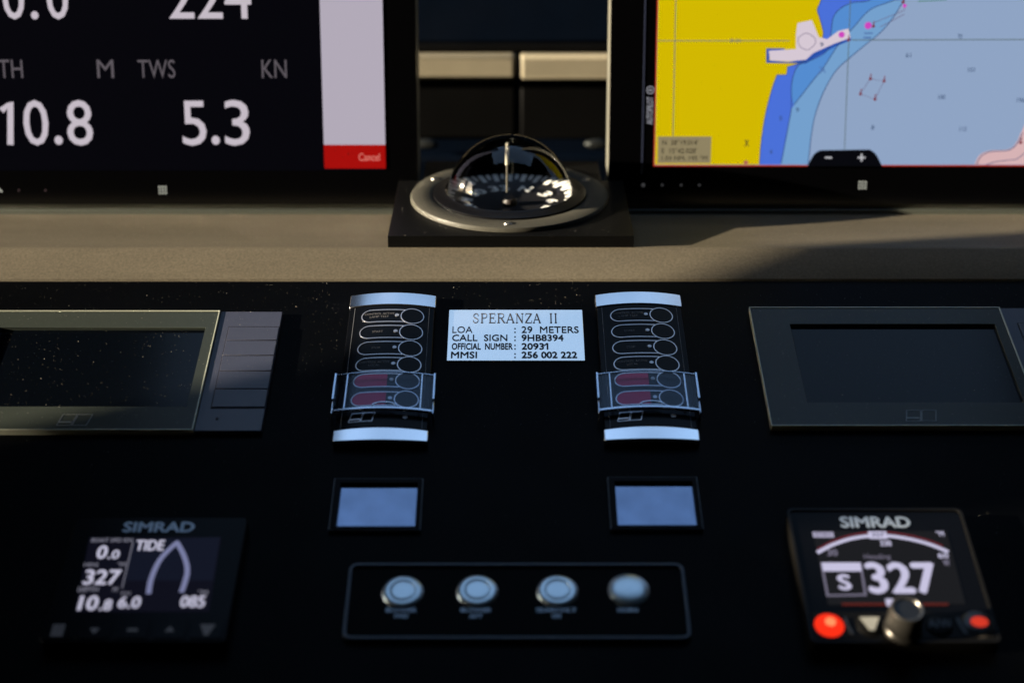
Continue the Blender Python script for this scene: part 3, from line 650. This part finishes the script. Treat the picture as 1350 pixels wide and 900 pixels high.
# measured on the left monitor, whose right edge is lxr
LPl = shifted(PANEL, lxr - TOTAL, PANEL.at(675, 567, MT)[1])
kx0, kx1 = LPl.at(302, 431, MT)[0], LPl.at(368, 431, MT)[0]
ky = [LPl.at(330, y, MT)[1] for y in (430.5, 448.7, 468.5, 489, 512.5, 536.7)]
for a, b in zip(ky[:-1], ky[1:]):
    m = MB(); m.box(kx0, b + .0004, MT - .002, kx1, a - .0004, MT + .0002); m.build('key', M_KEYP, mon, bevel=.0003)
m = MB(); m.frame((kx0 - .0006, ky[-1] - .0006, kx1 + .0006, ky[0] + .0006), (kx0 - .0001, ky[-1] - .0001, kx1 + .0001, ky[0] + .0001), MT - .0006, MT - .0003)
for y in ky[1:-1]: m.box(kx0, y - .0003, MT - .0006, kx1, y + .0003, MT - .0003)
m.build('key_gap', M_BLKPR, mon)
m = MB(); m.prism(circle(*LPl.at(286, 551, MT), .0011, 14), MT - .0006, MT - .0002); m.build('light_sensor', M_BLKPR, mon)
lb_ = LPl.box(73, 549, 120, 563, MT)
logo(LPl, mon, MPl.box(1193, 541, 1236, 555, MT), MT + .0001, mat('logo print', (0.20, 0.21, 0.20), .4, metal=.5))
# left one
m1 = copy_tree(mon); m1.location = LPl.o
m1['label'] = 'grey engine monitor with an unlit screen at the left edge, partly lit by the sun'

# ================================================================== SMALL FLUSH SCREENS
def small_screen(x0, y0, x1, y1, side):
    bx = PANEL.box(x0, y0, x1, y1, .003); pl = shifted(PANEL, (bx[0]+bx[2])/2, bx[1]); hw = (bx[2]-bx[0])/2; H = bx[3]-bx[1]
    t = thing('small_screen', 'small recessed screen reflecting blue sky, below the %s switch unit' % side, 'screen', pl, group='small recessed blue screens')
    m = MB(); m.frame((-hw, 0, hw, H), (-hw + .0042, 0.0022, hw - .0030, H - .0042), 0.0, 0.0036); m.build('bezel', mat('bezel black', (0.0012, 0.0012, 0.0015), .4, spec=.05), t, bevel=.0004)
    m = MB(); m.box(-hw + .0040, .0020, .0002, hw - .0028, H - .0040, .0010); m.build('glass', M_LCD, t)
    m = MB(); m.frame((-hw - .0005, -.0005, hw + .0005, H + .0005), (-hw - .0001, -.0001, hw + .0001, H + .0001), 0.0, 0.0030); m.build('edge_trim', mat('edge trim', (0.03, 0.033, 0.04), .3, spec=.5), t)
    return t
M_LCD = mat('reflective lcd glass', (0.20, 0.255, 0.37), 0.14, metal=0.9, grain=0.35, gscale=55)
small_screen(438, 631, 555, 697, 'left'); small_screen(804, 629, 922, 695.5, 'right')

# ================================================================== BUTTON PANEL
fb = PANEL.box(455.8, 744, 906.5, 844, .002); BPl = shifted(PANEL, (fb[0]+fb[2])/2, fb[1])
bp = thing('button_panel', 'black rounded panel framed in thin grey with four round metal push buttons', 'button panel', BPl)
hw = (fb[2]-fb[0])/2; H = fb[3]-fb[1]; q = rrect(-hw, 0, hw, H, .0055, 6)
m = MB(); m.prism(q, 0, .0022); m.build('base', mat('button panel black', (0.001, 0.001, 0.0012), .45, spec=.03), bp)
m = MB(); qi = rrect(-hw + .0022, .0022, hw - .0022, H - .0022, .0038, 6); m.loop(q, qi, .0018, .0040); m.build('frame', mat('frame grey', (0.05, 0.058, 0.068), .35, spec=.3, metal=.4), bp, bevel=.0005)
labs = [('BLOWER', 'FWD'), ('BLOWER', 'AFT'), ('SEARCHLT', 'ON'), ('HORN',)]
M_BTM = mat('brushed button metal', (0.58, 0.68, 0.72), .38, metal=1.0, grain=.05, gscale=120)
for k, (px, py) in enumerate(((530.6, 778), (629, 777), (735, 777), (829, 775.5))):
    x, y = BPl.at(px, py - .8, .0045); r = .0127
    flat = k == 3
    m = MB()
    if not flat: m.lathe([(.0078, .0038), (.0081, .0042), (.0090, .0044), (.0106, .0042), (.0119, .0035), (r, .0027), (r, .0022)], 56, x, y)
    else: m.lathe([(.0001, .0056), (.0050, .0055), (.0085, .0050), (.0110, .0042), (r, .0030), (r, .0022)], 56, x, y)
    b = m.build('push_button', M_BTM, bp)
    if not flat:
        m = MB(); m.lathe([(.0001, .0043), (.0055, .0043), (.0070, .0042), (.0077, .0039), (.0077, .0030)], 48, x, y); m.build('button_cap', M_BTM, b)
    else: b['label'] = 'domed push button without a ring'
    for j, s in enumerate(labs[k]):
        ww = (2.9 if j == 0 else 2.6)*len(s)*1.15; bx = BPl.box(px - 1.5 - ww, 801 + 8*j, px - 1.5 + ww, 806.5 + 8*j, .0022)
        text(s, bx, .0024, .015).build('lettering', mat('button print', (0.30, 0.34, 0.38), .4, metal=.7), bp)

# ================================================================== SMALL INSTRUMENTS
def body_box(pl, hw, H, t, h, skew=0):
    m = MB(); m.prism(rrect(-hw, 0, hw, H, .003, 4), 0, h); m.build('housing', M_INST, t, bevel=.0008)
M_INST = mat('instrument black', (0.0015, 0.0015, 0.002), .22, spec=.06)
M_SLOGO = mat('silver lettering', (0.32, 0.37, 0.42), .4, metal=.5)
IH = .010
# ---- left: tide instrument
x0, x1 = PANEL.at(97, 682, IH)[0], PANEL.at(325, 682, IH)[0]; x2, x3 = PANEL.at(55, 843, IH)[0], PANEL.at(300, 843, IH)[0]
vb = PANEL.at(100, 846, IH)[1]; vt = PANEL.at(100, 681, IH)[1]
xa, xb = (x0 + x2)/2, (x1 + x3)/2
IPl = shifted(PANEL, (xa+xb)/2, vb)
ti = thing('tide_instrument', 'square black marine instrument with TIDE page and white figures, lower left', 'instrument', IPl)
body_box(IPl, (xb-xa)/2, vt-vb, ti, IH)
def it(pl, t, body, x0, y0, x1, y1, g, wt=.02, shear=0, h=IH, name='lettering'):
    text(body, pl.box(x0, y0, x1, y1, h), h + .0005, wt, shear).build(name, g, t)
it(IPl, ti, 'SIMRAD', 162.5, 688, 257, 702, M_SLOGO, .045)
m = MB(); a, b, c, d = (IPl.at(*p, IH) for p in ((118, 708), (292, 708), (275, 806), (99, 806))); m.prism([a, b, c, d], IH + .0001, IH + .0003); m.build('screen', glow('tide screen', (13, 13, 24)), ti)
m = MB(); a, b, c, d = (IPl.at(*p, IH) for p in ((177, 712), (290, 708), (281, 765), (163, 765))); m.prism([a, b, c, d], IH + .0002, IH + .0004); m.build('wind_pane', glow('tide pane', (17, 20, 34)), ti)
G_TI = glow('tide white', (190, 188, 210)); G_TI2 = glow('tide dim', (120, 120, 135)); G_BOW = glow('bow blue', (118, 122, 158))
for a in (('BOAT SPD KN', 121, 709.5, 175, 715, G_TI2, .02), ('0', 128, 719, 142, 737, G_TI, .03), ('.0', 143, 725, 158, 737, G_TI, .03), ('HDG', 111, 742, 130, 747, G_TI2, .02), ('°M', 155, 741, 166, 747, G_TI2, .02),
          ('327', 111, 751, 159, 771, G_TI, .03), ('DEPTH', 103, 774, 130, 780, G_TI2, .02), ('M', 149, 774, 155, 780, G_TI2, .02), ('10', 104, 785, 130, 805, G_TI, .03), ('.8', 132, 790, 148, 805, G_TI, .03),
          ('KN', 160, 780, 172, 784, G_TI2, .02), ('6.0', 156, 786, 186, 802, G_TI, .03), ('085', 238, 785, 271, 801, G_TI, .03), ('°M', 261, 778, 274, 784, G_TI2, .02), ('TIDE', 179, 712, 217, 726, G_TI, .03)):
    it(IPl, ti, *a[:5], a[5], a[6])
m = MB(); m.ribbon([IPl.at(*p, IH) for p in ((175.5, 715), (161, 775))], .0006, IH + .0003, IH + .0005); m.build('divider', G_TI2, ti)
m = MB(); left = smooth([(196, 783), (200, 762), (212, 737), (233.5, 715)]); right = smooth([(233.5, 715), (243.5, 735), (247, 755), (239.5, 781)])
m.ribbon([IPl.at(*p, IH) for p in left + right[1:]], .0031, IH + .0005, IH + .0008); m.build('bow_outline', G_BOW, ti)
for k, px in enumerate((77, 125, 175, 224, 273)):
    b0 = IPl.box(px - 22, 816, px + 22, 842, IH); kk = MB(); kk.prism(rrect(*b0, .0015, 3), IH - .001, IH + .0008); key = kk.build('key', M_INST, ti, bevel=.0003)
    m = MB(); c = IPl.at(px, 831, IH)
    if k == 0:
        for i in range(3):
            for j in range(3): m.box(c[0] - .0036 + .0025*i, c[1] - .0045 + .0031*j, IH + .0008, c[0] - .0036 + .0025*i + .0019, c[1] - .0045 + .0031*j + .0023, IH + .0011)
    elif k == 4: m.prism([(c[0]-.0045, c[1]+.004), (c[0]+.0045, c[1]+.004), (c[0]+.001, c[1]-.004), (c[0]-.001, c[1]-.004)], IH + .0008, IH + .0011)
    elif k == 2: m.ribbon([(c[0]-.003, c[1]), (c[0]+.003, c[1])], .0018, IH + .0008, IH + .0011)
    else:
        s = 1 if k == 3 else -1
        m.prism([(c[0]-.0028, c[1]-.0012*s), (c[0]+.0028, c[1]-.0012*s), (c[0], c[1]+.0028*s)], IH + .0008, IH + .0011)
    m.build('key_icon', glow('key print', (44, 48, 56)), key)

# ---- right: autopilot control head
x0, x1 = PANEL.at(1038, 673, IH)[0], PANEL.at(1265, 673, IH)[0]; x2, x3 = PANEL.at(1070, 842, IH)[0], PANEL.at(1318, 842, IH)[0]
xa, xb = (x0 + x2)/2, (x1 + x3)/2
vb = PANEL.at(100, 846, IH)[1]; vt = PANEL.at(100, 672, IH)[1]
APl = shifted(PANEL, (xa+xb)/2, vb)
ap = thing('autopilot_control', 'square black autopilot head showing 327, with rotary knob and red keys', 'autopilot', APl)
body_box(APl, (xb-xa)/2, vt-vb, ap, IH)
m = MB(); hw = (xb-xa)/2; m.loop(rrect(-hw - .0007, -.0007, hw + .0007, vt-vb + .0007, .004, 4), rrect(-hw + .0009, .0009, hw - .0009, vt-vb - .0009, .003, 4), 0, IH + .0011)
m.build('side_trim', mat('side trim', (0.006, 0.0056, 0.005), .35, spec=.10), ap)
it(APl, ap, 'SIMRAD', 1107, 681, 1200, 696, M_SLOGO, .045)
scr = [APl.at(*p, IH) for p in ((1071, 700), (1248, 700), (1273, 796), (1092, 797))]
m = MB(); m.prism(scr, IH + .0001, IH + .0003); m.build('screen', glow('pilot screen', (26, 26, 28)), ap)
G_AP = glow('pilot white', (198, 194, 222)); G_APD = glow('pilot dim', (120, 115, 135))
arc = smooth([(1077.5, 728.5), (1098, 718), (1125, 709.5), (1158, 706), (1190, 709), (1222, 716.5), (1250, 727.5)])
m = MB(); m.ribbon([APl.at(*p, IH) for p in arc], .0024, IH + .0003, IH + .0006); m.build('compass_arc', G_AP, ap)
m = MB(); m.ribbon([APl.at(p[0], p[1] - 4.6, IH) for p in arc[:-2]], .0011, IH + .0003, IH + .0006); m.build('red_arc', glow('arc red', (104, 38, 48)), ap)
bx = APl.box(1145, 701, 1169, 710.5, IH); m = MB(); m.box(bx[0], bx[1], IH + .0005, bx[2], bx[3], IH + .0008); fl = m.build('heading_flag', G_AP, ap)
text('327', APl.box(1149, 703, 1165, 708.5, IH), IH + .0010, .02).build('lettering', glow('flag print', (70, 66, 90)), ap)
bx = APl.box(1071.5, 701.5, 1099, 708.5, IH); m = MB(); m.box(bx[0], bx[1], IH + .0004, bx[2], bx[3], IH + .0006); m.build('mode_flag', glow('mode grey', (165, 160, 185)), ap)
text('STBY', APl.box(1075, 703, 1096, 707, IH), IH + .0008, .01).build('lettering', glow('mode print', (100, 96, 118)), ap)
for a in (('°M', 1234, 700, 1244, 707, G_AP, .02), ('330', 1160, 712.5, 1175, 720, G_AP, .03), ('30', 1090, 724, 1104, 733, G_APD, .03), ('60', 1236, 729, 1250, 736, G_AP, .03), ('W', 1243, 738, 1252, 746, G_APD, .03),
          ('Heading', 1139, 730.5, 1174, 739, G_APD, .0), ('327', 1142, 741, 1236, 783, G_AP, .035), ('S', 1104, 757, 1122, 778, G_AP, .04)):
    it(APl, ap, *a[:5], a[5], a[6])
q = [APl.at(*p, IH) for p in ((1083, 742.5), (1134, 742.5), (1141, 784), (1091, 785))]
m = MB(); m.ribbon(q, .0016, IH + .0003, IH + .0006, closed=True); m.build('course_box', G_APD, ap)
q = [APl.at(*p, IH) for p in ((1083, 742), (1134, 742), (1136, 753), (1085, 753))]; m = MB(); m.prism(q, IH + .0004, IH + .0007); m.build('course_header', G_AP, ap)
m = MB(); m.ribbon([APl.at(1110, 796.5, IH), APl.at(1250, 796.5, IH)], .0016, IH + .0003, IH + .0006); m.build('red_line', glow('line red', (90, 34, 28)), ap)
bx = APl.box(1168, 790, 1178, 799, IH); m = MB(); m.box(bx[0], bx[1], IH + .0005, bx[2], bx[3], IH + .0009); m.build('rudder_mark', G_AP, ap)
# key strip
ks = APl.box(1074, 807, 1314, 843, IH); m = MB(); m.box(-hw + .002, ks[1] + .0005, IH - .001, hw - .002, ks[3], IH + .0006); m.build('key_strip', mat('key strip rubber', (0.007, 0.0065, 0.0055), .5, spec=.12), ap, bevel=.0004)
def dome_key(px, py, r, mm, name='key', hgt=.0022):
    x, y = APl.at(px, py, IH); m = MB(); m.lathe([(.0001, hgt), (r*.5, hgt*.95), (r*.85, hgt*.6), (r, 0.0), (r, -.001)], 36, x, y, IH + .0006); return m.build(name, mm, ap)
k1 = dome_key(1093, 824.5, .0088, glow('power red', (246, 46, 22), 1.15), 'lit_key'); k1['label'] = 'round key glowing red'
m = MB(); x, y = APl.at(1094, 823, IH); m.prism(circle(x, y, .0032, 18), IH + .0026, IH + .0031); m.build('key_icon', glow('power core', (255, 140, 90), 1.2), k1)
k2 = dome_key(1147, 824.5, .0085, MATS['key strip rubber']); x, y = APl.at(1147, 825, IH)
m = MB(); m.prism([(x-.0058, y+.0045), (x+.0058, y+.0045), (x+.0014, y-.0052), (x-.0014, y-.0052)], IH + .0027, IH + .0031); m.build('key_icon', mat('glowing cream print', (0.30, 0.28, 0.22), .5, emis=(0.04, 0.038, 0.03)), k2)  # icon print given a faint glow of its own
k3 = dome_key(1238, 826, .0080, MATS['key strip rubber']); x, y = APl.at(1238, 826, IH)
text('A/W', (x - .0070, y - .0028, x + .0070, y + .0034), IH + .0032, .02).build('key_icon', mat('dim key print', (0.09, 0.09, 0.095), .5), k3)
k4 = dome_key(1290, 823, .0100, mat('grey dish', (0.05, 0.045, 0.04), .35)); x, y = APl.at(1290, 823, IH)
m = MB(); m.prism(circle(x, y, .0052, 24, ry=.0038), IH + .0026, IH + .0031); m.build('key_icon', glow('mode red', (226, 60, 40), .9), k4)
for px in (1117, 1266):
    x, y = APl.at(px, 826, IH); m = MB(); m.ribbon([(x - .0006, y + .006), (x, y), (x + .002, y - .006)], .0018, IH + .0004, IH + .0016); m.build('key_divider', mat('divider grey', (0.035, 0.033, 0.03), .4), ap)
# knob
kx, ky_ = APl.at(1197, 801, IH + .020); m = MB()
m.lathe([(.0115, .0006), (.0112, .0030), (.0104, .0040), (.0101, .0180), (.0098, .0192), (.0090, .0198), (.0078, .0196), (.0074, .0190)], 64, kx, ky_, IH)
kn = m.build('rotary_knob', mat('champagne metal', (0.12, 0.112, 0.098), .33, metal=.9, grain=.1, gscale=90), ap)
m = MB(); m.lathe([(.0001, .0188), (.0076, .0188), (.0076, .0180)], 48, kx, ky_, IH); m.build('knob_cap', mat('knob cap', (0.004, 0.004, 0.0035), .4), kn)

# faint concentric arcs, paler than the panel, beside the autopilot head
c = PANEL.at(1303, 742); m = MB()
for r_, w_, a0, a1 in ((.0125, .0010, -1.9, 2.1), (.0095, .0007, -1.4, 1.5), (.0165, .0007, -.9, 1.2)):
    m.ribbon(circle(0, 0, r_, 28, a0, a1), w_, 0.0001, 0.00016)
st = m.build('ring_mark', mat('faint ring mark', (0.006, 0.0056, 0.005), .6, spec=.05)); st.location = PANEL.world(*c); st.rotation_euler = (PANEL.p, 0, 0)
tag(st, 'faint pale ring mark on the black panel beside the autopilot head', kind='stuff'); st['category'] = 'stain'

# ================================================================== DUST (nobody could count it)
m = MB(); rnd = random.Random(3)
def speck(P, s):
    a = rnd.uniform(0, 6.28); q = [P + Vector((cos(a + k*2.1)*s, sin(a + k*2.1)*s*.9, 0)) for k in range(3)] + [P + Vector((0, 0, s*.8))]
    m.add(q, [(0, 1, 3), (1, 2, 3), (2, 0, 3)])
for _ in range(5200):
    x = rnd.uniform(-.42, .42); v = rnd.uniform(-.34, V_TOP - .002) if rnd.random() < .5 else rnd.uniform(-.09, V_TOP - .002)
    h = 0.0001
    inm = lambda x0: x0 < x < x0 + TOTAL and (MPl.o - PANEL.o).dot(PANEL.v) < v < (MPl.o - PANEL.o).dot(PANEL.v) + MH
    if inm(lxr - TOTAL) or inm(mx0):
        dxm = x - (lxr - TOTAL if x < 0 else mx0); dv = v - (MPl.o - PANEL.o).dot(PANEL.v)
        h = .0020 if (so[0] < dxm < so[2] and so[1] < dv < so[3]) else MT + .0003
    elif abs(x - UX) < UW + .004 or abs(x - UX2) < UW + .004: continue
    elif nb[0] < x < nb[2] and nb[1] < v < nb[3]: continue
    s = rnd.choice([.00010, .00013, .00016, .00024]) * (1.6 if rnd.random() < .06 else 1)
    speck(PANEL.world(x, v, h), s)
for _ in range(900):
    x = rnd.uniform(-.45, .45); y = rnd.uniform(1.076, 1.230); z = (CZ - (y - CY)*tan(R(9.3)) + .0002) if y > CY else (CZ + (y - CY)*tan(R(29.5)) + .0002)
    if abs(x) < .097 and y > 1.098: z = ZP + .0001; 
    if abs(x) < .097 and (x - CC.x)**2 + (y - CC.y)**2 < .083**2: continue
    speck(Vector((x, y, z)), rnd.choice([.00012, .00018, .00025]))
d = m.build('dust', mat('pale dust', (0.34, 0.325, 0.27), .9)); tag(d, 'fine pale dust lying on the panel and ledge', 'dust', kind='stuff')
